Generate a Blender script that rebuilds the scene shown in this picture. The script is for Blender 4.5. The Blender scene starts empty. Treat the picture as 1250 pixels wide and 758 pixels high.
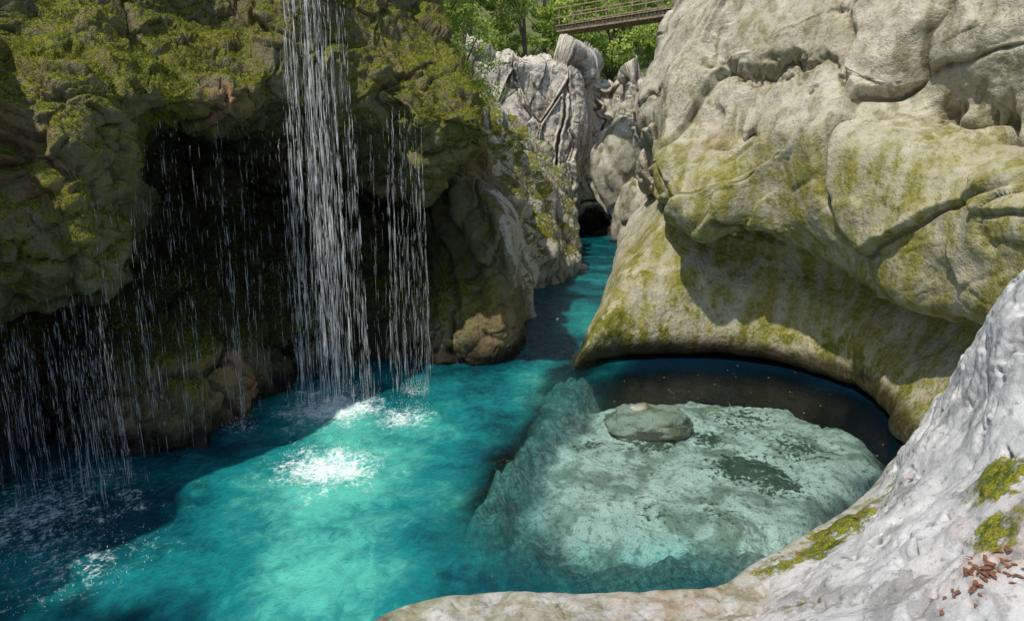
import bpy, math, random, time
import numpy as np
from mathutils import Vector
T0=time.time()
rng=np.random.RandomState(7); random.seed(5)
scene=bpy.context.scene
scene.view_settings.view_transform='Standard'; scene.view_settings.look='None'
scene.view_settings.exposure=0; scene.view_settings.gamma=1

# ------------------------------------------------------------ noise
PERM=rng.permutation(256); PERM=np.concatenate([PERM]*3)
GR=rng.normal(size=(256,3)); GR/=np.linalg.norm(GR,axis=1)[:,None]
def pn(P,s=1.0,off=0.0):
    P=P*s+off
    i=np.floor(P).astype(np.int64); f=P-i; i&=255
    u=f*f*f*(f*(f*6-15)+10)
    res=0
    for dx in (0,1):
        wx=u[:,0] if dx else 1-u[:,0]
        a=PERM[i[:,0]+dx]
        for dy in (0,1):
            wy=u[:,1] if dy else 1-u[:,1]
            b=PERM[a+i[:,1]+dy]
            for dz in (0,1):
                wz=u[:,2] if dz else 1-u[:,2]
                g=GR[PERM[b+i[:,2]+dz]&255]
                d=g[:,0]*(f[:,0]-dx)+g[:,1]*(f[:,1]-dy)+g[:,2]*(f[:,2]-dz)
                res=res+wx*wy*wz*d
    return res*1.5
def fbm(P,s,octv=4,gain=.5,mode=0,off=0.0):
    a=1.0; r=np.zeros(len(P)); tot=0
    for o in range(octv):
        n=pn(P,s,off+o*17.3)
        if mode==1: n=np.abs(n)*2-.45
        if mode==2: n=.45-np.abs(n)*2
        r+=a*n; tot+=a; a*=gain; s*=2.03
    return r/tot
CP=rng.rand(256,3); CG=rng.normal(size=(256,3)); CH=rng.rand(256)
def worley(P,s,off=0.0):
    P=P*s+off
    i=np.floor(P).astype(np.int64)
    n=len(P); f1=np.full(n,9.); f2=np.full(n,9.); idn=np.zeros(n,int); vec=np.zeros((n,3))
    for dx in (-1,0,1):
        a=PERM[(i[:,0]+dx)&255]
        for dy in (-1,0,1):
            b=PERM[a+((i[:,1]+dy)&255)]
            for dz in (-1,0,1):
                h=PERM[b+((i[:,2]+dz)&255)]&255
                q=i+np.array([dx,dy,dz])+CP[h]
                v=P-q; d=np.sqrt((v*v).sum(1))
                m=d<f1
                f2=np.where(m,f1,np.minimum(f2,d))
                f1=np.where(m,d,f1); idn=np.where(m,h,idn); vec[m]=v[m]
    return f1,f2,idn,vec
def sst(a,b,x):
    t=np.clip((x-a)/(b-a),0,1); return t*t*(3-2*t)
def facets(P,s,off=0.0,e=.22,cr=.25):
    f1,f2,h,v=worley(P,s,off)
    t=(v*CG[h]).sum(1)*.45+(CH[h]-.5)*.7
    return t*sst(0,e,f2-f1)-cr*(1-sst(0,e*.5,f2-f1))

# ------------------------------------------------------------ mesh helpers
def new_mesh(name,V,F,mat=None,smooth=True,parent=None):
    me=bpy.data.meshes.new(name)
    V=np.asarray(V,dtype=np.float32); F=np.asarray(F,dtype=np.int32)
    me.vertices.add(len(V)); me.vertices.foreach_set('co',V.ravel())
    k=F.shape[1]
    me.loops.add(F.size); me.loops.foreach_set('vertex_index',F.ravel())
    me.polygons.add(len(F))
    me.polygons.foreach_set('loop_start',np.arange(0,F.size,k,dtype=np.int32))
    me.polygons.foreach_set('loop_total',np.full(len(F),k,dtype=np.int32))
    me.polygons.foreach_set('use_smooth',np.full(len(F),smooth))
    me.update(calc_edges=True); me.validate()
    ob=bpy.data.objects.new(name,me); scene.collection.objects.link(ob)
    if mat: me.materials.append(mat)
    if parent: ob.parent=parent
    return ob
def add_attr(ob,name,vals):
    a=ob.data.attributes.new(name,'FLOAT','POINT'); a.data.foreach_set('value',np.asarray(vals,dtype=np.float32))
def grid_faces(nu,nv):
    i=np.arange(nu-1)[:,None]*nv+np.arange(nv-1)[None,:]
    i=i.ravel()
    return np.stack([i,i+nv,i+nv+1,i+1],1)
def interp_axis(A,t):
    n=A.shape[0]
    D=A[1:]-A[:-1]; L=np.linalg.norm(D,axis=-1,keepdims=True)+1e-9
    M=np.zeros_like(A); M[0]=D[0]; M[-1]=D[-1]
    m=.5*(D[1:]+D[:-1]); ml=np.linalg.norm(m,axis=-1,keepdims=True)+1e-9
    lim=1.15*np.minimum(L[1:],L[:-1])
    M[1:-1]=m*np.minimum(1,lim/ml)
    i=np.clip(np.floor(t).astype(int),0,n-2); f=t-i
    f=f.reshape((-1,)+(1,)*(A.ndim-1))
    h00=2*f**3-3*f**2+1; h10=f**3-2*f**2+f; h01=-2*f**3+3*f**2; h11=f**3-f**2
    return h00*A[i]+h10*M[i]+h01*A[i+1]+h11*M[i+1]
def ts(ns):
    out=[]
    for i,n in enumerate(ns): out.append(np.linspace(i,i+1,n,endpoint=False))
    out.append([len(ns)]); return np.concatenate(out)
def loft(net,nsu,nsv):
    A=np.array(net,dtype=float)
    tu=ts(nsu); tv=ts(nsv)
    B=interp_axis(A,tu)
    B=np.swapaxes(interp_axis(np.swapaxes(B,0,1),tv),0,1)
    U,W=np.meshgrid(tu,tv,indexing='ij')
    return B,U.ravel(),W.ravel()
def normals(B):
    du=np.gradient(B,axis=0); dv=np.gradient(B,axis=1)
    n=np.cross(du,dv); n/=np.linalg.norm(n,axis=-1,keepdims=True)+1e-9
    return n
def blobs(P,lst):
    r=np.zeros(len(P))
    for (x,y,z,rad,a) in lst:
        d2=((P-np.array([x,y,z]))**2).sum(1)/rad**2
        r=np.maximum(r,a*np.exp(-d2))
    return r

# ------------------------------------------------------------ materials
def mk(name):
    m=bpy.data.materials.new(name); m.use_nodes=True
    nt=m.node_tree; nt.nodes.clear(); return m,nt
class N:
    def __init__(s,nt): s.nt=nt
    def n(s,t,**kw):
        nd=s.nt.nodes.new(t)
        for k,v in kw.items(): setattr(nd,k,v)
        return nd
    def L(s,a,b): s.nt.links.new(a,b)
    def setin(s,sock,v):
        if isinstance(v,bpy.types.NodeSocket): s.L(v,sock)
        elif isinstance(v,(tuple,list)) and len(v)==3 and sock.type=='RGBA': sock.default_value=(*v,1)
        else: sock.default_value=v
    def attr(s,name): return s.n('ShaderNodeAttribute',attribute_name=name).outputs['Fac']
    def noise(s,vec,scale,detail=4,rough=.55,dist=0):
        nd=s.n('ShaderNodeTexNoise'); s.L(vec,nd.inputs['Vector'])
        nd.inputs['Scale'].default_value=scale; nd.inputs['Detail'].default_value=detail
        nd.inputs['Roughness'].default_value=rough; nd.inputs['Distortion'].default_value=dist
        return nd.outputs['Fac']
    def math(s,op,a,b=0.0,clamp=False):
        nd=s.n('ShaderNodeMath',operation=op,use_clamp=clamp); s.setin(nd.inputs[0],a); s.setin(nd.inputs[1],b); return nd.outputs[0]
    def mr(s,v,a,b,c=0.,d=1.):
        nd=s.n('ShaderNodeMapRange',interpolation_type='SMOOTHSTEP'); s.setin(nd.inputs[0],v)
        for i,x in zip((1,2,3,4),(a,b,c,d)): nd.inputs[i].default_value=x
        return nd.outputs[0]
    def mix(s,f,a,b,bt='MIX'):
        nd=s.n('ShaderNodeMix',data_type='RGBA',blend_type=bt); s.setin(nd.inputs[0],f); s.setin(nd.inputs[6],a); s.setin(nd.inputs[7],b); return nd.outputs[2]
    def mapv(s,vec,sc):
        nd=s.n('ShaderNodeMapping'); s.L(vec,nd.inputs[0]); nd.inputs['Scale'].default_value=sc; return nd.outputs[0]
    def coord(s): return s.n('ShaderNodeTexCoord').outputs['Object']

def rock_mat(name,light,mid,dark,stain,moss1=(.05,.075,.008),moss2=(.23,.23,.018),rough=.75,bumpd=.04,streak=.5,crackamt=.5,lich=.45,wet_shade_c=(.14,.125,.10)):
    m,nt=mk(name); k=N(nt)
    P=k.coord()
    n1=k.attr('n1'); vs=k.attr('vs')
    n2=k.noise(P,2.6,5,.65,.2); n3=k.noise(P,11,4,.7); n4=k.noise(P,48,2,.6)
    c=k.mix(k.mr(n2,.38,.60),mid,light)
    c=k.mix(k.mr(n1,.50,.66,0,.85),c,mid)
    c=k.mix(k.math('MULTIPLY',k.mr(vs,.54,.66),streak),c,dark)
    c=k.mix(k.mr(n3,.54,.67,0,lich),c,dark)
    c=k.mix(k.mr(n4,.56,.72,0,.4),c,(light[0]*1.12,light[1]*1.12,light[2]*1.12))
    c=k.mix(k.mr(n4,.42,.28,0,.4),c,dark)
    st=k.math('MULTIPLY',k.attr('stain'),k.mr(k.math('ADD',k.math('MULTIPLY',n2,.6),k.math('MULTIPLY',vs,.4)),.36,.60,.2,1.),True)
    c=k.mix(st,c,k.mix(k.mr(n3,.35,.65),stain,(stain[0]*.6,stain[1]*.66,stain[2]*.5)))
    rd=k.math('MULTIPLY',k.attr('rust'),k.mr(n2,.38,.58)); c=k.mix(rd,c,(.31,.15,.09))
    if crackamt>0:
        nc=k.noise(k.mapv(P,(1,1,1.6)),.8,5,.55,.6)
        cr=k.math('ABSOLUTE',k.math('SUBTRACT',nc,.5))
        crack=k.math('MULTIPLY',k.mr(cr,.0,.007,1,0),k.mr(n1,.46,.58))
        c=k.mix(k.math('MULTIPLY',crack,crackamt),c,(.02,.018,.014))
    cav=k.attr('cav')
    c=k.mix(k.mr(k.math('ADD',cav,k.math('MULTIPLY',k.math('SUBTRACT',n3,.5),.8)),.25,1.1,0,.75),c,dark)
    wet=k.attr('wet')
    wet_shade_n=k.mr(k.math('ADD',wet,k.math('MULTIPLY',k.math('SUBTRACT',n2,.5),.8)),.15,.85)
    c=k.mix(wet_shade_n,c,k.mix(1.0,c,wet_shade_c,'MULTIPLY'))  # darkens damp stone and the shade painted into the recesses
    ms=k.math('ADD',k.attr('moss'),k.math('MULTIPLY',k.math('SUBTRACT',n2,.5),1.3))
    ms=k.math('ADD',ms,k.math('MULTIPLY',k.math('SUBTRACT',n3,.5),1.2))
    ms=k.math('ADD',ms,k.math('MULTIPLY',k.math('SUBTRACT',vs,.5),.5))
    mf=k.mr(ms,.40,.70)
    mc=k.mix(k.mr(n3,.38,.62),moss1,moss2); mc=k.mix(k.mr(n4,.42,.62,0,.6),mc,(moss1[0]*.35,moss1[1]*.35,moss1[2]*.3))
    mc=k.mix(k.math('MULTIPLY',wet_shade_n,.75),mc,(.010,.012,.005))
    c=k.mix(mf,c,mc)
    bs=k.n('ShaderNodeBsdfPrincipled')
    k.L(c,bs.inputs['Base Color'])
    r=k.math('SUBTRACT',rough,k.math('MULTIPLY',wet_shade_n,.38)); r=k.math('MAXIMUM',r,k.math('MULTIPLY',mf,.9))
    k.L(r,bs.inputs['Roughness']); bs.inputs['Specular IOR Level'].default_value=.35
    h=k.math('ADD',k.math('MULTIPLY',n2,.9),k.math('MULTIPLY',n3,.6)); h=k.math('ADD',h,k.math('MULTIPLY',n4,.18))
    bp=k.n('ShaderNodeBump'); bp.inputs['Strength'].default_value=.9; bp.inputs['Distance'].default_value=bumpd*2.2
    k.L(h,bp.inputs['Height']); k.L(bp.outputs[0],bs.inputs['Normal'])
    o=k.n('ShaderNodeOutputMaterial'); k.L(bs.outputs[0],o.inputs[0])
    return m
def simple_mat(name,c1,c2,scale=8,rough=.8):
    m,nt=mk(name); k=N(nt); P=k.coord()
    n=k.noise(P,scale,4); c=k.mix(k.mr(n,.35,.65),c1,c2)
    bs=k.n('ShaderNodeBsdfPrincipled'); k.L(c,bs.inputs['Base Color']); bs.inputs['Roughness'].default_value=rough
    o=k.n('ShaderNodeOutputMaterial'); k.L(bs.outputs[0],o.inputs[0]); return m

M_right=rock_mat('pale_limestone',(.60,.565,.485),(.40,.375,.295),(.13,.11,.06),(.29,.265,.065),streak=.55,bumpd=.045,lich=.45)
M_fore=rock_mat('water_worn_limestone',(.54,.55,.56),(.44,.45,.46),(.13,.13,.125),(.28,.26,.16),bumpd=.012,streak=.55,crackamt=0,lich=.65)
M_left=rock_mat('shaded_mossy_rock',(.28,.25,.165),(.155,.138,.075),(.045,.038,.022),(.17,.155,.045),streak=.8,wet_shade_c=(.07,.06,.045),bumpd=.05)
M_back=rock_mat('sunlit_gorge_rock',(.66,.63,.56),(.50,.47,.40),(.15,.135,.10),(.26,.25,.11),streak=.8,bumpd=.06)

# ------------------------------------------------------------ rock masses
def build_rock(name,net,nsu,nsv,mat,disp,attrs,ext=None):
    if ext is not None:
        net=[row+[(row[-1][0]+ext[0],row[-1][1]+ext[1],row[-1][2]+ext[2])] for row in net]
        nsv=nsv+[12]
    B,U,W=loft(net,nsu,nsv)
    nu,nv=B.shape[:2]
    nrm=normals(B).reshape(-1,3); P=B.reshape(-1,3)
    d=disp(P,nrm,U,W)
    P2=P+nrm*d[:,None]
    n2=normals(P2.reshape(nu,nv,3)).reshape(-1,3)
    ob=new_mesh(name,P2,grid_faces(nu,nv),mat)
    at=attrs(P2,n2,U,W)
    for k_ in ('moss','wet','stain','rust'): add_attr(ob,k_,at.get(k_,np.zeros(len(P2))))
    add_attr(ob,'n1',.5+fbm(P2,.55,5,.6,0,40.)*.75)
    wp=P2+fbm(P2,.5,2)[:,None]*.5
    add_attr(ob,'vs',.5+fbm(wp*np.array([2.8,2.8,.3]),1.,5,.62,0,60.)*.75)
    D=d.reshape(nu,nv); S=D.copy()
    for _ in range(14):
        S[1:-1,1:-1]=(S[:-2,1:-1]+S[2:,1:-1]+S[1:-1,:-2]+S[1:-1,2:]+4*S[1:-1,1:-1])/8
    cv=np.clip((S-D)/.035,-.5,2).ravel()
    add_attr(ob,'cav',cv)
    return ob,P2,n2,at

R=[
 [(6.6,33,-2),(6.3,33,-.1),(6.0,33,.3),(6.0,33,2.0),(6.4,33,3.5),(6.0,33,4.3),(5.8,33,6),(6.3,33,8),(6.8,33,10),(8.6,33,12.3)],
 [(4.2,24,-2),(3.9,24,-.1),(3.7,24,.3),(3.9,24,2.2),(4.9,23.5,3.8),(4.7,23,4.3),(4.6,23,6.5),(5.2,23,8),(5.8,23,10),(7.5,24,13)],
 [(2.2,16.4,-2),(2.1,16.5,-.1),(1.5,15.8,.25),(2.9,17.4,2.0),(4.1,18.5,3.6),(3.8,17.5,4.3),(3.6,18.0,6.2),(4.3,18.8,7.7),(5.2,19,9.3),(7,20.5,12.5)],
 [(3.2,18.2,-2),(3.2,18.2,-.1),(2.9,16.6,.2),(3.9,17.0,2.0),(4.7,17.9,3.5),(4.4,15.9,3.9),(4.7,16.6,6.0),(5.2,17.3,7.4),(6.0,17.6,9),(8,19,12.5)],
 [(4.9,18.5,-2),(4.9,18.5,-.1),(4.9,16.8,.25),(5.4,16.8,1.8),(6.1,17.4,3.1),(5.7,14.8,3.4),(6.0,14.7,5.4),(6.6,15.6,7.0),(7.2,15.6,8.6),(9,17.5,12)],
 [(7.2,17.6,-2),(7.2,17.6,-.1),(6.7,16.0,.2),(7.1,15.7,1.5),(7.6,15.8,2.7),(6.7,12.9,2.9),(6.8,12.7,4.9),(7.6,13.9,6.4),(7.8,12.9,8),(10,15,12)],
 [(8.8,15.2,-2),(8.8,15.3,-.1),(7.6,14.3,.15),(7.8,13.8,1.3),(8.3,13.6,2.4),(7.2,11.2,2.7),(7.1,10.9,4.6),(8.2,12.0,5.9),(7.8,10.4,7.4),(10,12.5,12)],
 [(8.8,12.6,-2),(8.9,12.6,-.1),(7.5,12.5,.12),(7.7,12.0,1.0),(8.2,11.6,2.2),(7.4,9.7,2.8),(7.1,9.0,4.4),(8.4,10.2,5.4),(7.4,8.2,6.9),(9.5,9,12)],
 [(7.6,10.6,-2),(7.8,10.6,-.1),(7.0,10.8,.1),(7.3,10.2,.9),(7.8,9.6,2.2),(7.6,8.4,3),(7.5,7.6,4.4),(8.5,8,5.2),(7.4,6.4,6.7),(9.5,6.5,12)],
 [(7.5,8,-2),(8,8,-.1),(8,8.2,.3),(8.2,8,1.2),(8.4,7.6,2.4),(8,6.6,3.2),(7.8,5.5,4.8),(8.4,6,5.6),(8,4.5,7),(9.5,4,12)],
]
TILT=np.array([[.80,.1,-.58],[-.1,1,.1],[.58,.1,.80]])
def dispR(P,n,U,W):
    up=sst(3.6,5.2,W)
    d=fbm(P,.30,2,.45,0,2.)*.95*(.25+.75*up)+fbm(P,.9,2,.45,0,5.)*.12+fbm(P,2.6,5,.58,0,9.)*.045
    Pq=P@TILT
    Pw=Pq+np.stack([fbm(Pq,.7,3),fbm(Pq,.7,3,off=9.),fbm(Pq,.7,3,off=21.)],1)*.35
    d+=facets(Pw*np.array([.6,.7,1.1]),.42,3.,.10,.12)*.66*up
    d+=facets(Pw*np.array([.7,.8,1.5]),1.0,8.,.16,.05)*.13*(.10+.90*up)*sst(-.2,.2,fbm(P,.35,2,off=90.))
    lz=Pq[:,2]*.9+fbm(P,.35,4,off=3.)*1.6
    fr=lz-np.floor(lz); d+=.18*(fr-.5)*up*sst(-.15,.25,fbm(P,.35,3,off=50.))*(1-sst(.93,1.,fr)*1.0)
    w=fbm(P,.5,5,.55,0,31.)*.9
    e=(W-7.0-w)
    d-=.50*np.exp(-np.abs(e/.09)**1.3)*sst(2.2,4,U)*sst(-.35,.0,fbm(P,.5,2,off=70.))
    d-=.30*np.exp(-((W-4.3-w*.2)/.12)**2)
    d+=.03*np.sin(P[:,0]*2.2+P[:,2]*3.0+fbm(P,.5,3)*6)*np.exp(-((W-3)/.9)**2)
    return d
def attR(P,n,U,W):
    z=P[:,2]
    moss=blobs(P,[(2.0,16.3,1.0,1.3,.68),(4.6,17,1.2,1.3,.48),(7.2,14.5,1.0,1.8,.42),(4.4,17.6,4,.7,.5),(5.6,16,3.4,1.0,.5),(8.5,12,8,1.2,.4),(7.7,12.6,8,.7,.45),(3.6,17.6,3.2,.8,.5),(7.0,12.0,4.2,1.6,.38),(5.2,15.6,4.6,1.0,.38)])
    moss=np.maximum(moss,.52*sst(.45,.85,n[:,2])*sst(.2,1,z)*sst(4.8,3.8,z))
    moss=np.maximum(moss,.28*sst(.55,.85,n[:,2])*sst(4,5,z))
    moss=np.maximum(moss,.62*np.exp(-((W-4.35)/.38)**2)*sst(7.8,5.5,U))
    moss=np.maximum(moss,.50*np.exp(-((z-.75)/.4)**2))
    wet=sst(1.0,.15,z)*1.05+.5*np.exp(-((W-4.35)/.3)**2)  # darker near the waterline and along the ledge crease
    stain=np.clip(1.15-sst(4.2,6.4,z)*.85,0,1)*sst(.8,1.8,U)
    rust=blobs(P,[(4.9,16.6,5.6,.5,.3),(7.5,13.5,2,1.0,.25)])
    return dict(moss=moss,wet=wet,stain=stain,rust=rust)
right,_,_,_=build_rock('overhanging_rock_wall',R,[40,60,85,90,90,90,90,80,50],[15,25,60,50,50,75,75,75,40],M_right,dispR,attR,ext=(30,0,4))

F=[
 [(7.8,11.6,-1.5),(7.4,11.2,-.1),(7.2,10.6,.5),(7.1,9.7,1.6),(7.2,8.7,2.8),(7.4,7.6,3.8),(9,6.5,4.5)],
 [(6.6,11.0,-1.5),(6.5,10.6,0),(6.3,9.9,.6),(6.1,9.1,1.6),(5.8,8,2.9),(5.9,7,4.0),(8,6,5)],
 [(5.6,10.0,-1.5),(5.5,9.5,0),(5.4,9.0,.35),(5.35,8.4,1.0),(5.2,7.3,2.2),(5.3,6.2,3.4),(7.5,5,4.6)],
 [(4.3,9.0,-1.5),(4.3,8.5,0),(4.3,8.1,.25),(4.4,7.5,.7),(4.5,6.4,1.6),(4.8,5.2,2.8),(7,3.8,4.2)],
 [(3.1,8.2,-1.5),(3.1,7.65,0),(3.15,7.3,.2),(3.3,6.7,.5),(3.6,5.7,1.2),(4.2,4.3,2.2),(6.5,2.6,3.6)],
 [(2.3,7.7,-1.5),(2.4,7.15,0),(2.45,6.85,.12),(2.5,6.4,.3),(2.7,5.4,.8),(3.2,4,1.6),(5.5,1.6,2.8)],
 [(.7,7.5,-1.5),(.75,7.0,0),(.8,6.75,.1),(.9,6.4,.16),(1.2,5.4,.4),(1.5,3.8,.8),(2.5,1.2,1.4)],
 [(-.25,7.6,-1.5),(-.25,7.05,0),(-.2,6.8,.1),(-.1,6.5,.14),(.1,5.5,.3),(.2,3.8,.5),(.5,1,.8)],
 [(-1.5,7.1,-1.5),(-1.4,6.7,0),(-1.3,6.55,.06),(-1.2,6.35,.1),(-1,5.4,.2),(-.9,3.8,.3),(-.7,1,.5)],
 [(-2.2,6.2,-1.5),(-1.9,6.0,-.05),(-1.8,5.9,.05),(-1.7,5.8,.06),(-1.6,5,.15),(-1.5,3.6,.2),(-1.4,1,.3)],
]
def dispF(P,n,U,W):
    a=sst(.8,2.5,W)
    d=fbm(P,.6,3,.5,0,3.)*.34*a+fbm(P,2.0,4,.45,1,5.)*.04*(.3+a)+fbm(P*np.array([1,1,.6]),7,3,.5,0,9.)*.006
    d-=.10*a*sst(.15,.4,fbm(P,1.1,4,.5,2,12.))
    pit=worley(P+fbm(P,3,2)[:,None]*.1,4.5,2.)[0]
    d-=.035*a*sst(.35,.1,pit)*sst(0,.25,fbm(P,.8,2,off=9.))
    return d
def attF(P,n,U,W):
    moss=blobs(P,[(4.2,7.8,.5,.60,1.0),(3.8,7.4,.4,.5,.95),(4.7,8.2,.6,.5,.9),(3.2,7.2,.3,.4,.8),(5.2,8.9,.7,.35,.75),(5.7,9.4,.9,.35,.7),(4.5,5.6,2.15,.40,.95),(4.0,5.1,2.0,.3,.9),(2.9,5.9,.7,.25,.5)])
    wet=sst(.12,-.05,P[:,2])*.8
    stain=sst(.55,.1,P[:,2])*.8
    return dict(moss=moss,wet=wet,stain=stain,rust=blobs(P,[(1.8,6.8,.1,1.2,.3),(3.9,5.0,1.95,.5,.5)]))
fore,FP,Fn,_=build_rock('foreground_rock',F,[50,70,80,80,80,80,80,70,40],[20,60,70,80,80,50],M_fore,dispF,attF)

Lf=[
 [(-9,4,-2),(-9,4,0),(-9,4.2,1),(-8.8,4.5,2.4),(-8.2,4,3.2),(-8.2,4,4.8),(-8.4,4.3,6.3),(-9.4,6,7.5),(-10,7,9),(-12,9,11)],
 [(-8.9,11.2,-2),(-8.8,11.4,0),(-9.2,12.2,1),(-9.3,12.4,2.4),(-7.2,9.5,3.0),(-6.9,9.2,4.6),(-7.1,9.7,6.2),(-8.0,11.8,7.5),(-8.8,13.5,9.5),(-10,15,12)],
 [(-7.5,11.4,-2),(-7.4,11.3,0),(-7.2,11.6,1.2),(-8.0,13.2,2.5),(-6.4,10.2,3.1),(-6.0,9.6,4.6),(-6.2,10.1,6.1),(-7,12.6,7.4),(-7.5,14.5,9.5),(-9,16,12)],
 [(-5.9,11.0,-2),(-5.8,11.0,0),(-5.9,11.5,1.0),(-7.7,14.6,2.3),(-8.2,15.6,3.8),(-7.6,14.9,5.2),(-5.8,11.2,6.0),(-6.4,13.6,7.2),(-7,16,9.5),(-8.5,18,12)],
 [(-5.3,12.3,-2),(-5.4,12.5,0),(-5.6,13.1,1.0),(-7.1,16.8,2.3),(-7.9,18.4,4),(-7.1,17.2,5.3),(-5.1,12.5,5.9),(-5.5,14.3,7.1),(-6.3,16.5,9.3),(-8,19,12)],
 [(-5.2,15,-2),(-5.3,15.2,0),(-5.4,15.8,1),(-6.1,18,2.2),(-6.2,18.5,3.8),(-5.4,17.4,5.2),(-4.5,14.6,6.1),(-4.2,14.4,8.0),(-4.3,14.7,9.5),(-6,17,12)],
 [(-3.6,16.2,-2),(-3.6,16.6,0),(-3.8,17.5,1.2),(-4.2,19.0,2.5),(-4.1,18.9,3.8),(-3.5,17.0,5.2),(-3.1,15.0,6.3),(-3.3,15.4,7.9),(-3.6,15.8,9.6),(-5,18,12.5)],
 [(-2.3,16.5,-2),(-2.4,16.8,0),(-2.6,17.6,1.2),(-3.0,19.4,2.6),(-2.5,18.2,3.9),(-1.9,15.6,4.9),(-1.75,14.4,5.9),(-2.0,15.4,6.9),(-2.5,17.8,8.9),(-3.5,20,12.5)],
 [(-1.1,15.8,-2),(-1.1,16.1,0),(-1.2,16.8,1.1),(-1.8,19.2,2.6),(-2.3,19.4,4.0),(-1.3,17.4,5.0),(-.5,14.5,5.7),(-.9,15.6,6.7),(-2,19,8.8),(-3,22,12)],
 [(.2,17.0,-2),(.15,17.0,0),(.15,17.1,1.4),(-.05,17.4,2.8),(-.45,18.0,3.9),(-1.1,19.2,4.8),(-1.0,18.0,6.0),(-1.5,19.5,7),(-2.5,21,8.8),(-3.5,24,12)],
 [(.5,19.5,-2),(.45,19.5,0),(.4,19.8,1.2),(.25,20.2,2.6),(0,20.4,3.6),(-.4,21,4.6),(-.9,21.8,5.6),(-1.6,22.8,6.9),(-2.8,24,9),(-5,27,12)],
 [(.6,25.5,-2),(.5,25.5,0),(.5,25.7,1.2),(.3,26,2.6),(.0,26,3.6),(-.5,26,5.0),(-1.2,26.8,5.7),(-2.4,28,6.2),(-4,29.5,7.5),(-6,31,11)],
 [(2.3,28,-2),(2.2,28,0),(2.2,28.2,1.0),(1.8,28.6,2.2),(1.2,29,3.2),(.5,29.6,4.3),(-.4,30.5,5.1),(-1.8,32,5.8),(-3.5,34,7),(-6,36,11)],
 [(3.4,32,-2),(3.2,32,0),(3.1,32.5,1.2),(2.7,33,2.2),(2.2,34,3.2),(1.5,35,4.2),(.8,36,5.0),(-.6,37.5,5.8),(-3,39,7.5),(-6,40,12)],
 [(3.8,41,-2),(3.7,41,0),(3.6,41,1.5),(3.5,41,2.5),(3.2,41,3.5),(2.6,41.5,5),(2,42,6.0),(1,43,7),(-1,44,9),(-4,45,12)],
]
def dispL(P,n,U,W):
    far=sst(18.5,21,P[:,1])*sst(8.5,9.5,U)
    d=fbm(P,.38,3,.5,1)*.50+fbm(P,1.1,4,.5,0,5.)*.18+fbm(P,3.2,5,.62,0,9.)*.085*(1-.6*far)
    Pw=P+np.stack([fbm(P,.8,3),fbm(P,.8,3,off=9.),fbm(P,.8,3,off=21.)],1)*.4
    d+=facets(Pw*np.array([1,1,.8]),.6,13.,.12)*.42*(1-.4*far)+facets(Pw*np.array([1,1,1.5]),1.6,8.,.14)*.16*(1-.8*far)+facets(Pw,4.0,28.,.2)*.04*(1-far)
    fl=np.exp(-((U-8.3)/.9)**2-((W-3.6)/1.5)**2)
    rib=np.exp(-((U-9.2)/.5)**2)*sst(5.5,4.5,W)
    d=d*(1-.8*np.maximum(fl,rib))
    d+=.17*np.sin(U*13+(W-3.5)**2*.7+W*1.2+fbm(P,.7,2)*1.5)*fl
    d+=(.10+.60*far)*fbm(P*np.array([1.,1.,.2]),.75,2,.4,1,4.)
    return d
def attL(P,n,U,W):
    z=P[:,2]
    rib=np.exp(-((U-9.3)/.55)**2)*sst(.6,1.4,z)*sst(5.6,4.6,z)
    fl=np.exp(-((U-8.2)/.7)**2-((W-3.6)/1.3)**2)
    moss=.88*sst(.10,.55,n[:,2])*sst(.3,1.2,z)
    moss=np.maximum(moss,blobs(P,[(-6.1,9.6,4.0,.9,.66),(-7.2,9.5,3.6,1.0,.64),(-6,12.3,6.2,1.6,.78),(-7.2,11,6.4,1.4,.75),(-3.4,15.4,6.6,1.0,.66),(-1.6,14.8,6,1.0,.62),(-3.2,16.6,5.2,.7,.5),(.6,27,3,2.0,.55),(2.2,29,1.5,1.6,.6),(.3,20,4.5,1,.5),(-5.5,12.3,.6,1.0,.3)]))
    bk=sst(17.5,21,P[:,1])*sst(8.5,9.5,U)
    rust=blobs(P,[(-5.6,17.0,4.6,1.0,.9),(-5.35,12.7,.8,.8,1.1),(-5.2,12.5,6.0,.6,.9),(-2.6,15.6,6.7,.5,.6),(-3.2,17.8,4.2,.8,.6),(-.5,16.7,.9,.8,.45),(-6.9,9.4,5,.8,.5),(-7,11.6,1,.8,.3)])
    moss=moss*(1-.8*rib)*(1-.7*fl)*(1-.15*bk)*(1-.8*np.clip(rust,0,1))
    dark=blobs(P,[(-7.5,15.5,3.3,3.6,1.15),(-6.2,17,3,3.2,1.15),(-8.6,12.3,1.6,2.5,1.15),(-4,18.5,2.6,2.7,1.1),(-3.0,19,2.8,1.6,.8),(-1.0,16.4,-.2,1.2,.8),(-8,8,1.5,3,.9),(-3.8,17,.8,1.8,.9),(-5.3,15.4,.9,1.6,.75),(-6.4,11.5,.8,1.3,.55)])  # shade of caves and recesses painted in as darker stone
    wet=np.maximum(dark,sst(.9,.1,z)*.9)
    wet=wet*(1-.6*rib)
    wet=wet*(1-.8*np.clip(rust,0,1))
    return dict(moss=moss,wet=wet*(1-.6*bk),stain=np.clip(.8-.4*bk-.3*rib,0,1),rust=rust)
LU=[20,65,80,80,80,80,80,80,85,60,50,50,50,30]; LV_=[12,40,45,50,50,60,65,65,40]
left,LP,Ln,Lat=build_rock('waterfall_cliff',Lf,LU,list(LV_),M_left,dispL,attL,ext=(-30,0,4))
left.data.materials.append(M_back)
fu=ts(LU); fv=ts(LV_+[12])
UU,WW=np.meshgrid(fu[:-1],fv[:-1],indexing='ij'); UU=UU.ravel(); WW=WW.ravel()
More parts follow.
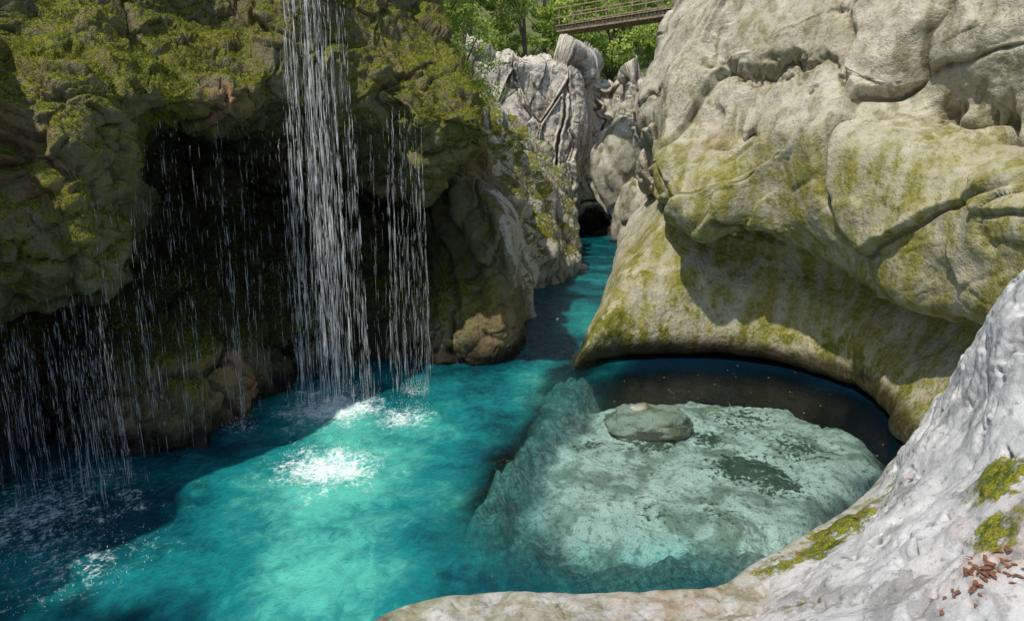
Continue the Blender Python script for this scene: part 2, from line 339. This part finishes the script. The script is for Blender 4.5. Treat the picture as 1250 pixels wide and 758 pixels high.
cy=np.zeros(len(left.data.polygons)*3); left.data.polygons.foreach_get('center',cy); cy=cy.reshape(-1,3)
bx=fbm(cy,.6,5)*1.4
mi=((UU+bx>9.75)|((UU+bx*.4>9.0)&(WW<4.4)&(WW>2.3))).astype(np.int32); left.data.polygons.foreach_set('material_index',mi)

B0=[]
for (x,y,tz) in [(-12,41,13),(-6,42,13),(-2.5,43.5,12.6),(0,44,12.3),(2.2,44.5,12.2),(4.2,45,11.8),(5.4,47.0,11.8),(6.2,47.5,11.2),(7.2,46,11),(8.3,43,10.8),(9.5,40,11),(13,36,12)]:
    hole=1.0 if 5<x<8 else 0
    B0.append([(x,y+3*hole,-2),(x,y+3*hole,0),(x,y+2.5*hole,.8),(x,y-.3,2),(x-.15,y,tz*.4),(x+.1,y+.3,tz*.62),(x,y+.8,tz*.8),(x,y+1.3,tz*.95),(x,y+4.5,tz*.98)])
def dispB(P,n,U,W):
    d=fbm(P*np.array([1,1,.2]),.26,2,.4,1)*1.2+fbm(P,1.4,4,.55,0,5.)*.16
    Pw=(P+fbm(P,.5,3)[:,None]*.6)
    d+=facets(Pw*np.array([1,1,.28]),.34,3.,.07,.35)*1.7+facets(Pw*np.array([1,1,.6]),.9,6.,.10,.2)*.22
    return d
def attB(P,n,U,W):
    z=P[:,2]
    return dict(moss=np.maximum(.35*sst(.35,.8,n[:,2]),blobs(P,[(7,46,3,2.5,.6),(2.5,44,2,2.5,.5)])),wet=sst(3.,.6,z)*.8,stain=sst(7,2,z)*.6)
back,_,_,_=build_rock('distant_gorge_cliff',B0,[20,30,40,50,50,50,50,50,50,30,20],[8,20,30,50,50,50,40,20],M_back,dispB,attB)

def boulder(name,c,r,mat,seed,moss=.0,wet=.0,sub=60):
    u=np.linspace(0,2*np.pi,sub*2+1); v=np.linspace(-np.pi/2,np.pi/2,sub)
    U,V=np.meshgrid(u,v,indexing='ij')
    S=np.stack([np.cos(V)*np.cos(U),np.cos(V)*np.sin(U),np.sin(V)],-1).reshape(-1,3)
    d=1+fbm(S,.9,3,.5,0,seed)*.45+facets(S,1.0,seed)*.22+fbm(S,4,3,.5,0,seed)*.06
    P=S*d[:,None]*np.array(r)+np.array(c)
    ob=new_mesh(name,P,grid_faces(sub*2+1,sub),mat)
    nz=S[:,2]
    add_attr(ob,'moss',moss*sst(.1,.7,nz)); add_attr(ob,'wet',np.full(len(P),wet)); add_attr(ob,'stain',np.full(len(P),.5)); add_attr(ob,'rust',np.zeros(len(P))); add_attr(ob,'cav',np.zeros(len(P)))
    add_attr(ob,'n1',.5+fbm(P,.55,3)*.7); add_attr(ob,'vs',.5+fbm(P,1.5,3)*.7)
    return ob
boulder('boulder',(2.95,13.4,-.40),(.92,.66,.34),M_back,3.,.1,.3)
boulder('boulder',(6.9,42.5,5.0),(1.9,1.8,3.4),M_back,5.,.4)
boulder('boulder',(7.6,38,2.0),(1.7,2.5,2.6),M_back,9.,.4,.3)

# ------------------------------------------------------------ riverbed + water
def sdf(x,y,poly):
    poly=np.array(poly); n=len(poly); d=np.full(x.shape,1e9); ins=np.zeros(x.shape,bool)
    for i in range(n):
        a=poly[i]; b=poly[(i+1)%n]; e=b-a
        t=np.clip(((x-a[0])*e[0]+(y-a[1])*e[1])/(e@e),0,1)
        d=np.minimum(d,np.hypot(x-a[0]-t*e[0],y-a[1]-t*e[1]))
        c=((a[1]>y)!=(b[1]>y))
        xi=a[0]+(y-a[1])/(e[1] if abs(e[1])>1e-9 else 1e-9)*e[0]
        ins^=c&(x<xi)
    return np.where(ins,d,-d)
def dline(x,y,pl):
    d=np.full(x.shape,1e9)
    for a,b in zip(pl[:-1],pl[1:]):
        a=np.array(a);b=np.array(b);e=b-a
        t=np.clip(((x-a[0])*e[0]+(y-a[1])*e[1])/(e@e),0,1)
        d=np.minimum(d,np.hypot(x-a[0]-t*e[0],y-a[1]-t*e[1]))
    return d
SILL=[(1.6,16.3),(1.05,14.15),(.45,12.4),(-.05,10.9),(-.3,9.6),(-.1,8.4),(.7,7.8),(2.4,7.8),(3.2,8.0)]
AREA=SILL[:-1]+[(3,6),(8,7),(11,12),(10,17),(6,19),(2.5,19)]
FLOOR=[(.5,10.9),(.45,9.8),(1.2,9.0),(2.2,8.8),(3.2,8.6),(4.9,9.4),(6.8,11.4),(7.4,13.3),(6.7,15.1),(4.4,15.6),(2.4,15.2),(1.0,12.6)]
def bed(x,y):
    P=np.stack([x,y,np.zeros_like(x)],1)
    w=fbm(P,.6,5); w2=fbm(P,.45,3,off=30.)
    a=sdf(x,y,AREA)+w*.35; f=sdf(x,y,FLOOR)+w*.9; s=dline(x,y,SILL)+w*.7
    z=-3.2+.8*sst(-1.2,.4,a)
    z=z+(-.60-z)*sst(-1.8,.6,f)
    wd=(.62+.45*sst(10,8.2,y))*(1+w2*.8)
    sm=np.exp(-(np.maximum(s,0)/wd)**2)
    cz=-.24-.14*np.clip(w2*3+.5,0,1)
    z=np.where(z<cz,z+(cz-z)*sm,z)
    return z,sst(-.6,.5,f)*(1-sst(.25,.8,sm)),sm,a
xs=np.linspace(-12,12,480); ys=np.concatenate([np.linspace(3,19,420),np.linspace(19.2,56,110)])
X,Y=np.meshgrid(xs,ys,indexing='ij'); X=X.ravel();Y=Y.ravel()
z,sand,sm,a=bed(X,Y)
P=np.stack([X,Y,z],1); P0=P*np.array([1,1,0])
P[:,2]+=fbm(P0,1.6,5,.55,1)*(.10+.24*sm*(1-sand))+fbm(P0,7,2)*.014
P[:,2]+=facets(P0+fbm(P,1,2)[:,None]*.3,1.4,4.)*(.14*sm+.06)
P[:,2]=np.minimum(P[:,2],-.06)
mb,nt=mk('riverbed_sand_and_rock'); k=N(nt); PC=k.coord()
n1=k.noise(PC,1.1,5,.62,.8); n2=k.noise(PC,9,4,.6); n3=k.noise(PC,40,2)
sc_=k.mix(k.mr(n1,.36,.58),(.24,.26,.20),(.68,.68,.61)); sc_=k.mix(k.mr(n3,.5,.68,0,.6),sc_,(.20,.20,.14))
sc_=k.mix(k.mr(n2,.51,.66,0,.7),sc_,(.16,.17,.12))
vp=k.n('ShaderNodeTexVoronoi'); vp.inputs['Scale'].default_value=7; k.L(PC,vp.inputs['Vector'])
sc_=k.mix(k.math('MULTIPLY',k.mr(vp.outputs['Distance'],.30,.16),k.mr(n1,.56,.46,0,.7)),sc_,(.11,.115,.085))
rc=k.mix(k.mr(n2,.35,.65),(.10,.105,.095),(.27,.26,.23)); rc=k.mix(k.mr(n1,.45,.6,0,.6),rc,(.07,.075,.05))
c=k.mix(k.mr(k.math('ADD',k.attr('sand'),k.math('MULTIPLY',k.math('SUBTRACT',n2,.5),.8)),.25,.75),rc,sc_)
db=k.mr(k.math('ADD',k.attr('debris'),k.math('MULTIPLY',k.math('SUBTRACT',n2,.5),1.8)),.38,.6)
c=k.mix(k.math('MULTIPLY',db,.92),c,(.03,.045,.015))
bs=k.n('ShaderNodeBsdfPrincipled'); k.L(c,bs.inputs['Base Color']); bs.inputs['Roughness'].default_value=.9
bp=k.n('ShaderNodeBump'); bp.inputs['Distance'].default_value=.06; k.L(n2,bp.inputs['Height']); k.L(bp.outputs[0],bs.inputs['Normal'])
o=k.n('ShaderNodeOutputMaterial'); k.L(bs.outputs[0],o.inputs[0])
bo=new_mesh('riverbed',P,grid_faces(len(xs),len(ys)),mb)
add_attr(bo,'sand',sand)
add_attr(bo,'debris',blobs(np.stack([X,Y,0*X],1),[(4.4,11.6,0,.8,.85),(4.8,11.1,0,.6,.8),(2.9,12.7,0,.6,.7),(4.1,13.0,0,.5,.7),(3.3,13.6,0,.6,.6),(2.2,10,0,.6,.35),(5.8,12.6,0,.9,.55),(5.2,14.2,0,1.0,.55),(1.5,12.7,0,.6,.45),(3.4,10.0,0,.5,.4)])*np.maximum(sand,.3))

xs=np.linspace(-12.5,12.5,560); ys=np.concatenate([np.linspace(2,19,560),np.linspace(19.1,56,300)])
X,Y=np.meshgrid(xs,ys,indexing='ij'); X=X.ravel();Y=Y.ravel()
z,_,sm,a=bed(X,Y)
P=np.stack([X,Y,0*X],1)
calm=sst(-.3,.9,a)
overhang_shade=sst(.7,1.6,a)  # overhang's shade and dark reflection painted into the deep pool water
SPL=[(-3.75,13.2,1.15,.95),(-3.1,10.4,.95,.95),(-2.2,12.7,.65,.8),(-7.0,8.9,1.7,.62),(-5.3,12.2,.4,.45),(-2.2,14.3,.35,.6),(-7.6,7.2,1.4,.62),(-3.6,14.4,.5,.6),(-5.6,7.6,1.1,.45)]
rip=0
for (sx,sy,r,am) in SPL:
    dd=np.hypot(X-sx,Y-sy); rip=rip+am*.022*np.sin(dd*9-am*5)*np.exp(-dd/1.6)
P[:,2]=(fbm(P,1.1,3)*.045+fbm(P*np.array([1,.8,1]),3.0,3,.5,2,3.)*.028+rip)*(1-.9*calm)
foam=np.zeros(len(X))
fw=fbm(np.stack([X,Y,0*X],1),1.8,3)
for (sx,sy,r,am) in SPL:
    foam=np.maximum(foam,am*np.exp(-(((X-sx)**2+(Y-sy)**2)/r**2)*(1+fw*1.5)))
depth=-z
wob=fbm(np.stack([X,Y,0*X],1),.5,4)
sun_patch=np.zeros(len(X))  # sunlit patches and shaded sides put into the water colour
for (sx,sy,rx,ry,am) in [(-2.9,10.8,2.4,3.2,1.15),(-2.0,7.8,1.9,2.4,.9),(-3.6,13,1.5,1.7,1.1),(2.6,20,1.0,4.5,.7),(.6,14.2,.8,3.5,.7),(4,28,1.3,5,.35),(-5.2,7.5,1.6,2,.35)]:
    sun_patch=np.maximum(sun_patch,am*np.exp(-((X-sx)/rx)**2-((Y-sy)/ry)**2))
sun_patch=np.clip(sun_patch+wob*.9,0,1.2)
mw,nt=mk('turquoise_water'); k=N(nt); PC=k.coord()
n1=k.noise(PC,1.6,4,.6,1.0); n2=k.noise(k.mapv(PC,(1,.7,1)),4.5,3,.6,1.4); n3=k.noise(PC,14,3,.6,.8)
br=k.math('ADD',k.attr('sun_patch'),k.math('MULTIPLY',k.math('SUBTRACT',n1,.5),.8))
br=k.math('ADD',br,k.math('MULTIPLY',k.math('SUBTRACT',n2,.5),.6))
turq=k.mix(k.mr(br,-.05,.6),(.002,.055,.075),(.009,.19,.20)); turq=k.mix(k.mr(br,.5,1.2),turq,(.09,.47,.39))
turq=k.mix(k.attr('overhang_shade'),turq,(.002,.014,.030))
df=k.n('ShaderNodeBsdfDiffuse'); k.L(turq,df.inputs[0])
tr=k.n('ShaderNodeBsdfTransparent'); k.setin(tr.inputs[0],k.mix(k.attr('calm'),(.45,.88,.90),(.76,.94,.95)))
m1=k.n('ShaderNodeMixShader'); k.L(k.attr('opac'),m1.inputs[0]); k.L(tr.outputs[0],m1.inputs[1]); k.L(df.outputs[0],m1.inputs[2])
hh=k.math('ADD',k.math('MULTIPLY',n2,.8),k.math('MULTIPLY',n3,.3))
hh=k.math('MULTIPLY',hh,k.math('SUBTRACT',1.0,k.math('MULTIPLY',k.attr('calm'),.85)))
bp=k.n('ShaderNodeBump'); bp.inputs['Distance'].default_value=.12; bp.inputs['Strength'].default_value=.9; k.L(hh,bp.inputs['Height'])
gl=k.n('ShaderNodeBsdfGlossy'); gl.inputs['Roughness'].default_value=.07; gl.inputs[0].default_value=(1,1,1,1); k.L(bp.outputs[0],gl.inputs['Normal'])
fr=k.n('ShaderNodeFresnel'); fr.inputs['IOR'].default_value=1.25; k.L(bp.outputs[0],fr.inputs['Normal'])
m2=k.n('ShaderNodeMixShader'); k.L(fr.outputs[0],m2.inputs[0]); k.L(m1.outputs[0],m2.inputs[1]); k.L(gl.outputs[0],m2.inputs[2])
fm=k.mr(k.math('ADD',k.attr('foam'),k.math('MULTIPLY',k.math('SUBTRACT',k.math('ADD',k.math('MULTIPLY',n3,.6),k.math('MULTIPLY',n2,.4)),.5),2.8)),.40,1.15,0,.92)
fm=k.math('MULTIPLY',fm,k.mr(k.attr('foam'),.05,.4))
fd=k.n('ShaderNodeBsdfDiffuse'); fd.inputs[0].default_value=(.78,.88,.88,1)
m3=k.n('ShaderNodeMixShader'); k.L(fm,m3.inputs[0]); k.L(m2.outputs[0],m3.inputs[1]); k.L(fd.outputs[0],m3.inputs[2])
o=k.n('ShaderNodeOutputMaterial'); k.L(m3.outputs[0],o.inputs[0])
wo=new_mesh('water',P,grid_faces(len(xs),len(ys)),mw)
add_attr(wo,'opac',1-np.exp(-np.maximum(depth-.2,0)*(.95-.50*calm+.7*overhang_shade*sst(.8,1.8,depth)))); add_attr(wo,'calm',calm); add_attr(wo,'overhang_shade',overhang_shade); add_attr(wo,'sun_patch',sun_patch); add_attr(wo,'foam',foam)

# ------------------------------------------------------------ waterfalls (strings of falling drops)
mf,nt=mk('falling_water'); k=N(nt)
bs=k.n('ShaderNodeBsdfPrincipled'); bs.inputs['Base Color'].default_value=(.92,.95,.97,1); bs.inputs['Roughness'].default_value=.15
tp=k.n('ShaderNodeBsdfTransparent'); m4=k.n('ShaderNodeMixShader'); m4.inputs[0].default_value=.45
k.L(tp.outputs[0],m4.inputs[1]); k.L(bs.outputs[0],m4.inputs[2])
o=k.n('ShaderNodeOutputMaterial'); k.L(m4.outputs[0],o.inputs[0])
def spindles(P0,L,R,name):
    n=len(P0); ang=np.array([0,2*np.pi/3,4*np.pi/3])
    V=np.zeros((n,5,3)); V[:,0]=P0; V[:,4]=P0-np.stack([0*L,0*L,L],1)
    mid=P0*.4+V[:,4]*.6
    for j in range(3):
        V[:,1+j]=mid; V[:,1+j,0]+=R*np.cos(ang[j]); V[:,1+j,1]+=R*np.sin(ang[j])
    F=[]
    base=np.arange(n)*5
    for j in range(3):
        a=1+j;b=1+(j+1)%3
        F.append(np.stack([base,base+a,base+b],1)); F.append(np.stack([base+4,base+b,base+a],1))
    return new_mesh(name,V.reshape(-1,3),np.concatenate(F),mf,True)
def waterfall(cx,cy,w,ztop,zbot,nstr,nd,R0,dy=.3,name='waterfall'):
    P=[];L=[];R=[]
    for s in range(nstr):
        q=np.random.RandomState(int(abs(cx*100)+s*7+cy))
        ox=(q.beta(1.3,1.3)-.5)*w; oy=(q.rand()-.5)*dy; st=q.rand()**2.6
        m=int(nd*(.2+1.1*st)); z0=ztop-q.rand()**2*.8; zb=zbot+(1-st)*q.rand()**2*2.0*(nd>30)
        t=q.rand(m)**.95
        z=z0-(z0-zb)*t
        fall=(z0-z)
        sx=q.normal(size=m)*(.003+.0035*fall)
        P.append(np.stack([cx+ox*(1+.05*fall)+sx,cy+oy+q.normal(size=m)*.04-.02*fall,z],1))
        L.append((.06+.6*q.rand(m)**1.5)*(.4+.32*np.sqrt(fall))); R.append(R0*(.25+.8*q.rand(m)*(.35+st)))
    return spindles(np.concatenate(P),np.concatenate(L),np.concatenate(R),name)
waterfall(-3.75,13.5,1.05,9.6,.05,76,86,.0062,.5)
waterfall(-2.15,14.0,.8,6.2,.05,34,50,.0038)
waterfall(-5.25,12.2,.22,6.0,.05,6,80,.0046)
waterfall(-4.7,13.0,1.4,6.1,.3,24,38,.0034)
waterfall(-7.0,9.3,2.4,3.1,.05,76,40,.0028)
waterfall(-6.2,9.8,1.6,4.6,.05,26,34,.0029)
waterfall(-2.9,14.2,.9,6.4,.3,22,30,.0032)
waterfall(-5.9,11.3,1.6,5.8,.05,30,40,.0031)
q=np.random.RandomState(3); P=[]
for (sx,sy,r,am) in SPL:
    m=int(360*am); rr=r*.7*np.sqrt(q.rand(m))*1.3; an=q.rand(m)*6.283
    P.append(np.stack([sx+rr*np.cos(an),sy+rr*np.sin(an),.02+q.rand(m)**2.5*.4*am],1))
P=np.concatenate(P); spindles(P,.01+.03*q.rand(len(P)),.004+.005*q.rand(len(P)),'waterfall_splash')

# ------------------------------------------------------------ footbridge
M_wood=simple_mat('weathered_wood',(.20,.14,.09),(.34,.26,.17),6)
def beam(name,a,b,w,h,par,mat=M_wood):
    a=Vector(a);b=Vector(b);d=(b-a).normalized(); up=Vector((0,0,1)) if abs(d.z)<.9 else Vector((0,1,0))
    s=d.cross(up).normalized(); u=s.cross(d).normalized()
    V=[]
    for p in (a,b):
        for (i,j) in ((-1,-1),(1,-1),(1,1),(-1,1)): V.append(p+s*i*w/2+u*j*h/2)
    Fc=[(0,3,2,1),(4,5,6,7),(0,1,5,4),(1,2,6,5),(2,3,7,6),(3,0,4,7)]
    ob=new_mesh(name,[tuple(v) for v in V],Fc,mat,False,par)
    bv=ob.modifiers.new('bevel','BEVEL'); bv.width=min(w,h)*.12; bv.segments=2
    return ob
br_=bpy.data.objects.new('footbridge',None); scene.collection.objects.link(br_)
A=Vector((2.9,40.6,12.35)); Bv=Vector((9.2,34.6,12.2)); d=(Bv-A).normalized(); s=Vector((-d.y,d.x,0))
for i,o_ in enumerate((-.5,0,.5)): beam(f'girder_{i+1}',A+s*o_,Bv+s*o_,.18,.28,br_)
ln=(Bv-A).length; npl=38
for i in range(npl):
    c0=A+d*(ln*(i+.5)/npl)+Vector((0,0,.18)); beam(f'plank_{i+1}',c0-s*.7,c0+s*.7,ln/npl*.9,.05,br_)
for j,o_ in enumerate((-.62,.62)):
    for i in range(6):
        c0=A+d*(ln*(i+.15)/5.4)+s*o_+Vector((0,0,.21)); beam(f'post_{j}_{i}',c0,c0+Vector((0,0,.95)),.07,.07,br_)
    for zz in (.5,1.0):
        beam(f'rail_{j}_{zz}',A+s*o_*1.09+Vector((0,0,zz+.1)),Bv+s*o_*1.09+Vector((0,0,zz+.1)),.04,.06,br_)

# ------------------------------------------------------------ hillside + trees
M_hill=simple_mat('forest_floor',(.05,.07,.02),(.10,.12,.03),.6,.95)
hx=np.linspace(-90,90,120); hy=np.linspace(51,170,90); X,Y=np.meshgrid(hx,hy,indexing='ij')
P=np.stack([X.ravel(),Y.ravel(),(7.5+ (Y.ravel()-51)*.45+np.abs(X.ravel()-3)*.05)],1); P[:,2]+=fbm(P,.06,4)*4
new_mesh('hillside',P,grid_faces(120,90),M_hill)
def leaf_mat(name,c1,c2):
    m,nt=mk(name); k=N(nt); P=k.coord(); n=k.noise(P,.9,2)
    c=k.mix(k.mr(n,.35,.65),c1,c2)
    a_=k.n('ShaderNodeBsdfDiffuse'); k.L(c,a_.inputs[0]); t=k.n('ShaderNodeBsdfTranslucent'); k.L(c,t.inputs[0])
    mx=k.n('ShaderNodeMixShader'); mx.inputs[0].default_value=.4; k.L(a_.outputs[0],mx.inputs[1]); k.L(t.outputs[0],mx.inputs[2])
    o=k.n('ShaderNodeOutputMaterial'); k.L(mx.outputs[0],o.inputs[0]); return m
M_leaf=leaf_mat('leaves',(.20,.32,.06),(.46,.56,.15))
M_bark=simple_mat('bark',(.08,.06,.04),(.16,.13,.09),10)
def tube(pts,rs,ns=8):
    V=[];Fc=[]
    for i,(p,r) in enumerate(zip(pts,rs)):
        for j in range(ns):
            a=2*math.pi*j/ns; V.append((p[0]+r*math.cos(a),p[1]+r*math.sin(a),p[2]))
    for i in range(len(pts)-1):
        for j in range(ns):
            Fc.append((i*ns+j,i*ns+(j+1)%ns,(i+1)*ns+(j+1)%ns,(i+1)*ns+j))
    return V,Fc
def leaves(centers,rad,nper,size,q):
    C=[]
    for c,r in zip(centers,rad):
        v=q.normal(size=(nper,3)); v/=np.linalg.norm(v,axis=1)[:,None]; v*=(q.rand(nper)**.45)[:,None]*r
        v[:,2]*=.6; C.append(v+c)
    C=np.concatenate(C); n=len(C)
    a=q.normal(size=(n,3)); a/=np.linalg.norm(a,axis=1)[:,None]; b=np.cross(a,q.normal(size=(n,3))); b/=np.linalg.norm(b,axis=1)[:,None]
    s=size*(.6+.8*q.rand(n))[:,None]
    V=np.stack([C-a*s,C+b*s*.45,C+a*s,C-b*s*.45],1).reshape(-1,3)
    return V,np.arange(n*4).reshape(-1,4)
def tree(x,y,z,h,r,seed,nper=150,ncl=42,ls=.17,tmin=.2):
    q=np.random.RandomState(seed)
    par=bpy.data.objects.new('tree',None); scene.collection.objects.link(par)
    pts=[(x+math.sin(i*.6+seed)*.12*i*.3,y,z+h*.85*i/6) for i in range(7)]
    V,Fc=tube(pts,[.24*(1-.13*i) for i in range(7)])
    cs=[];rs=[]
    for i in range(ncl):
        t=tmin+(1-tmin)*q.rand(); an=q.rand()*6.283; rr=r*math.sqrt(max(0.05,1-(abs(t-.55)/.55)**2))*(.35+.65*q.rand())
        c=np.array([x+rr*math.cos(an),y+rr*math.sin(an),z+h*t]); cs.append(c); rs.append((.5+.7*q.rand()))
        if i%3==0:
            b0=pts[min(6,int(t*5))]; vv,ff=tube([b0,tuple((np.array(b0)+c)/2+[0,0,.1]),tuple(c)],[.07,.045,.02],5)
            o=len(V); V+=vv; Fc+=[tuple(k_+o for k_ in f_) for f_ in ff]
    new_mesh('trunk',V,Fc,M_bark,True,par)
    LV,LF=leaves(cs,rs,nper,ls,q); new_mesh('crown',LV,LF,M_leaf,False,par)
sd=1
for (x,y,z,h,r) in [(-3,50,10,11,3.5),(1,52,9,11,3.5),(4.5,53,8.5,9,3.2),(7.5,53,8,10,3.5),(11.5,52,9,10,3.4),(6,60,12,12,4),(-1,60,13,12,4.5),(14,57,12,12,4.5),(-7,52,12,10,4),(10,64,15,12,5),(3,66,15,12,5)]:
    tree(x,y,z,h,r,sd,tmin=.05); sd+=1
for (x,y,z,h,r) in [(-3.2,30,8,5.5,2.0),(-4.2,26,10.5,5,2.0),(-4.8,35,8,7,2.2),(-2.5,38,7.5,6,2.0)]:
    tree(x,y,z,h,r,sd,140,26,.10,.15); sd+=1
tree(9.8,37,11.2,5,2.2,42,140,24,.12,.05)
for (x,y,z,h,r) in [(-14.2,2.5,11.5,7,2.4),(-13.2,-1.5,11,8,2.6)]:  # out-of-view trees added on the left plateau to cast dappled shade
    tree(x,y,z,h,r,sd,70,22,.26,.25); sd+=1

# ------------------------------------------------------------ moss tufts on the cliff
q=np.random.RandomState(11)
sel=np.where((Lat['moss']>.55)&(Ln[:,2]>.2)&(LP[:,1]<24)&(LP[:,2]<9)&(LP[:,2]>1))[0]
def tufts(name,Pp,Nn,cnt,hgt,mat):
    idx=q.choice(len(Pp),cnt); c=Pp[idx]+q.normal(size=(cnt,3))*.02; n=Nn[idx]
    dr=n*.6+q.normal(size=(cnt,3))*.45+np.array([0,0,.25]); dr/=np.linalg.norm(dr,axis=1)[:,None]
    sd_=np.cross(dr,q.normal(size=(cnt,3))); sd_/=np.linalg.norm(sd_,axis=1)[:,None]
    h=hgt*(.3+q.rand(cnt)**2)[:,None]; w=.006+.1*h
    V=np.stack([c-sd_*w,c+sd_*w,c+dr*h],1).reshape(-1,3)
    return new_mesh(name,V,np.arange(cnt*3).reshape(-1,3),mat,False)
tufts('moss_tufts',LP[sel],Ln[sel],34000,.07,leaf_mat('moss_leaf',(.09,.12,.012),(.27,.29,.03)))

M_dead=simple_mat('dead_leaf',(.26,.09,.035),(.11,.06,.035),30,.7)
def leaf_litter(name,pos,size,mat):
    V=[];Fc=[]
    for (x,y,z_) in pos:
        a=q.rand()*6.28; s_=size*(.5+.9*q.rand()); ca,sa=math.cos(a),math.sin(a); o=len(V)
        for (u,v,w_) in [(-1,0,0),(-.3,.42,.12),(.4,.3,.1),(1,0,.05),(.4,-.3,.16),(-.3,-.42,.1)]:
            V.append((x+(u*ca-v*sa)*s_,y+(u*sa+v*ca)*s_,z_+.01+w_*s_*(.3+q.rand())))
        Fc+=[(o,o+1,o+4,o+5),(o+1,o+2,o+3,o+4)]
    return new_mesh(name,V,Fc,mat,True)
def near(x,y):
    i=np.argmin((FP[:,0]-x)**2+(FP[:,1]-y)**2+(FP[:,2]<-.02)*9); return tuple(FP[i])
pl=[near(3.75+q.normal()*.14,4.75+q.normal()*.10) for _ in range(70)]+[near(4.0+q.normal()*.6,7.5+q.normal()*.3) for _ in range(10)]
leaf_litter('fallen_leaves',pl,.045,M_dead)
pf=[(4+q.normal()*1.8,13.3+q.normal()*1.5,.0) for _ in range(90)]
leaf_litter('floating_leaves',pf,.022,simple_mat('floating_leaf',(.45,.40,.2),(.25,.18,.07),30,.6))

# ------------------------------------------------------------ light, sky, camera
sx,sy,el=-.72,-.68,math.radians(61)
az=math.atan2(sx,sy)
sv=Vector((math.sin(az)*math.cos(el),math.cos(az)*math.cos(el),math.sin(el)))
w=bpy.data.worlds.new('World'); scene.world=w; w.use_nodes=True; wn=w.node_tree; wn.nodes.clear()
sk=wn.nodes.new('ShaderNodeTexSky'); sk.sky_type='NISHITA'; sk.sun_disc=False; sk.sun_elevation=el; sk.sun_rotation=az%(2*math.pi)
bg=wn.nodes.new('ShaderNodeBackground'); bg.inputs[1].default_value=.15; ow=wn.nodes.new('ShaderNodeOutputWorld')
wn.links.new(sk.outputs[0],bg.inputs[0]); wn.links.new(bg.outputs[0],ow.inputs[0])
ld=bpy.data.lights.new('sun','SUN'); ld.energy=4.3; ld.angle=math.radians(1.0); ld.color=(1,.93,.80)
lo=bpy.data.objects.new('sun',ld); scene.collection.objects.link(lo); lo.rotation_euler=(-sv).to_track_quat('-Z','Y').to_euler(); lo.location=sv*60
cd=bpy.data.cameras.new('camera'); cam=bpy.data.objects.new('camera',cd); scene.collection.objects.link(cam)
cd.sensor_width=36; cd.lens=36*815/1250; cd.clip_end=600; cd.clip_start=.05
cam.location=(0,0,5); cam.rotation_euler=(math.radians(90-12.4),0,0)
scene.camera=cam
print('built in',time.time()-T0)
